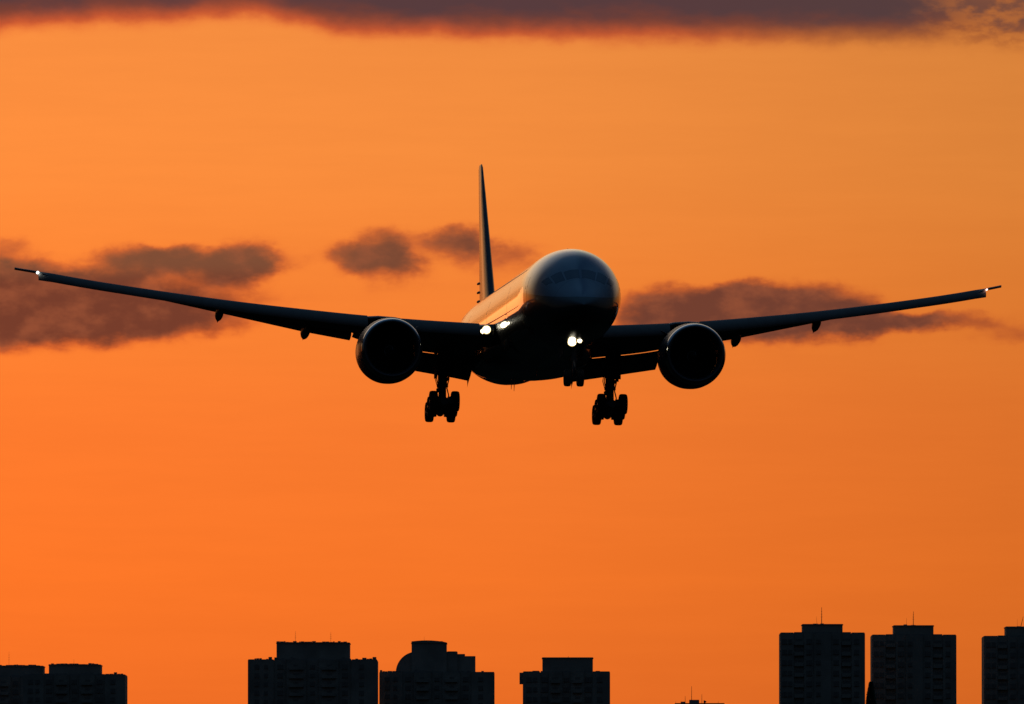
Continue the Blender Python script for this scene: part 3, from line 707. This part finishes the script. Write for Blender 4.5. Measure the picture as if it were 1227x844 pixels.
# ---- landing gear
def wheel(cy, cs, cz, r, hw, parent):
    b = MB()
    pr = [(-hw * .55, r * .55), (-hw * .9, r * .62), (-hw, r * .78), (-hw * .93, r * .9), (-hw * .7, r * .975), (-hw * .35, r), (0, r * 1.0), (hw * .35, r), (hw * .7, r * .975), (hw * .93, r * .9), (hw, r * .78), (hw * .9, r * .62), (hw * .55, r * .55)]
    b.lathe([(cy + a, q) for a, q in pr], cs, cz, 40, axis='x'); w = b.build('wheel', MT['tyre'], parent, True)
    b = MB(); b.lathe([(cy + a, q) for a, q in ((-hw * .62, r * .15), (-hw * .7, r * .3), (-hw * .5, r * .5), (-hw * .6, r * .57), (hw * .6, r * .57), (hw * .5, r * .5), (hw * .7, r * .3), (hw * .62, r * .15))], cs, cz, 24, axis='x', cap=True)
    b.build('rim', MT['rim'], w, True); return w
def main_gear(sg):
    cy = sg * 5.42; s0, z0 = 37.15, -5.20; tilt = .186
    b = MB(); b.tube((cy, 37.2, -1.3), (cy, 37.15, -3.9), .33, .30, 20); b.tube((cy, 37.15, -3.9), (cy, 37.15, -5.15), .24, .27, 16)
    b.tube((cy, 37.15, -3.75), (cy, 37.15, -3.95), .37, .37, 20); b.tube((cy, 37.15, -2.9), (cy, 37.15, -3.15), .40, .40, 20)
    g = b.build('main_landing_gear', MT['strut'], plane, True)
    b = MB(); f = lambda d, u=0: (cy, s0 + d, z0 - tilt * d + u)
    b.tube(f(-1.6), f(1.6), .26, .26, 14); b.tube((cy - .36, s0, z0), (cy + .36, s0, z0), .24, .24, 16); b.build('bogie_beam', MT['strut'], g, True)
    for d in (-1.46, 0, 1.46):
        b = MB(); c = f(d); b.tube((cy - .95, c[1], c[2]), (cy + .95, c[1], c[2]), .09, n=12); b.build('axle', MT['strut'], g, True)
        for q in (-.70, .70):
            w_ = wheel(cy + q, c[1], c[2], .66, .265, g); x = MB(); x.tube((cy + q * .35, c[1], c[2]), (cy + q * .75, c[1], c[2]), .30, .34, 18); x.build('brake', MT['strut'], w_, True)
    # side brace, drag brace, torque links, hoses
    b = MB(); b.tube((cy - sg * .1, 37.2, -3.0), (cy - sg * 1.7, 37.2, -1.6), .11, .11, 10); b.tube((cy, 37.0, -3.1), (cy, 34.9, -1.5), .11, .11, 10)
    b.tube((cy, 37.4, -3.8), (cy, 37.95, -4.35), .08, n=8); b.tube((cy, 37.95, -4.35), (cy, 37.4, -5.0), .08, n=8)
    b.build('brace', MT['strut'], g, True)
    for k, (dx_, r) in enumerate(((-.34, .035), (.33, .04), (-.42, .025))):
        b = MB(); pts = [(cy + dx_, 36.95, -2.9), (cy + dx_ * 1.2, 36.9, -3.4), (cy + dx_ * .8, 36.9, -4.0), (cy + dx_ * 1.15, 36.8, -4.5), (cy + dx_ * .6, 36.7, -5.0)]
        for p, q in zip(pts, pts[1:]): b.tube(p, q, r, n=6)
        b.build('brake_hose', MT['tyre'], g, True)
    b = MB(); b.box((cy - .35, 36.75, -2.75), (cy + .42, 36.95, -2.55)); b.box((cy + .22, 36.8, -3.55), (cy + .40, 37.0, -3.3)); b.box((cy - .42, 36.8, -4.3), (cy - .2, 37.0, -4.05)); b.build('actuator', MT['strut'], g, bevel=.02)
    b = MB(); b.loft([[(cy + sg * (a + t), s, z) for s, z in ((36.2, -1.4), (38.2, -1.4), (38.0, -3.35), (36.4, -3.45))] for a, t in ((.42, 0), (.42, .06))]); b.build('strut_door', MT['door'], g)
    b = MB(); b.loft([[(cy - .33, s, z), (cy + .62 * 1, s, z)] + [(cy + .62, s + .06, z), (cy - .33, s + .06, z)] for s, z in ((36.5, -1.6), (36.45, -3.28))]); b.build('strut_door', MT['door'], g)
for sg in (-1, 1): main_gear(sg)
# nose gear
b = MB(); b.tube((0, 5.9, -2.6), (0, 5.85, -4.1), .15, .15, 16); b.tube((0, 5.85, -4.1), (0, 5.85, -5.2), .11, .11, 14); b.tube((0, 5.88, -3.9), (0, 5.88, -4.1), .2, .2, 16)
ng = b.build('nose_landing_gear', MT['strut'], plane, True)
b = MB(); b.tube((-.55, 5.85, -5.14), (.55, 5.85, -5.14), .07, n=12); b.build('axle', MT['strut'], ng, True)
for q in (-.40, .40): wheel(q, 5.85, -5.14, .535, .215, ng)
b = MB(); b.tube((0, 5.9, -3.7), (0, 7.6, -2.9), .08, n=10); b.tube((0, 5.7, -4.05), (0, 5.35, -4.5), .05, n=8); b.tube((0, 5.35, -4.5), (0, 5.75, -5.0), .05, n=8); b.build('brace', MT['strut'], ng, True)
for sg in (-1, 1):
    b = MB(); b.loft([[(sg * (.62 + t), s, z) for s, z in ((6.2, -2.85), (8.6, -3.0), (8.5, -3.75), (6.3, -3.65))] for t in (0, .04)]); b.build('gear_door', MT['door'], ng)
for (yy, z, r) in ((-.17, -2.93, .21), (.30, -2.82, .125)):
    b = MB(); b.lathe([(5.42, .01), (5.43, r * .6), (5.46, r)], yy, z, 22, cap=True); tl = b.build('taxi_lamp', MT['lamp'], ng, True)
    b = MB(); b.lathe([(5.465, r), (5.45, r * 1.2), (5.5, r * 1.32)], yy, z, 22); b.build('glow_ring', MT['lamp_glow'], tl, True)  # ring that paints the lamp's soft yellow falloff
    b = MB(); b.lathe([(5.505, r * 1.32), (5.49, r * 1.38), (5.65, r * 1.34), (5.8, r * .7), (5.8, .02)], yy, z, 22); b.build('lamp_housing', MT['strut'], tl, True)
for (yy, z, r) in ((.62, -2.86, .13),):
    b = MB(); b.lathe([(5.5, .01), (5.52, r * .6), (5.58, r), (5.8, r * .8)], yy, z, 18, cap=True); b.build('unlit_lamp', MT['lip'], ng, True)
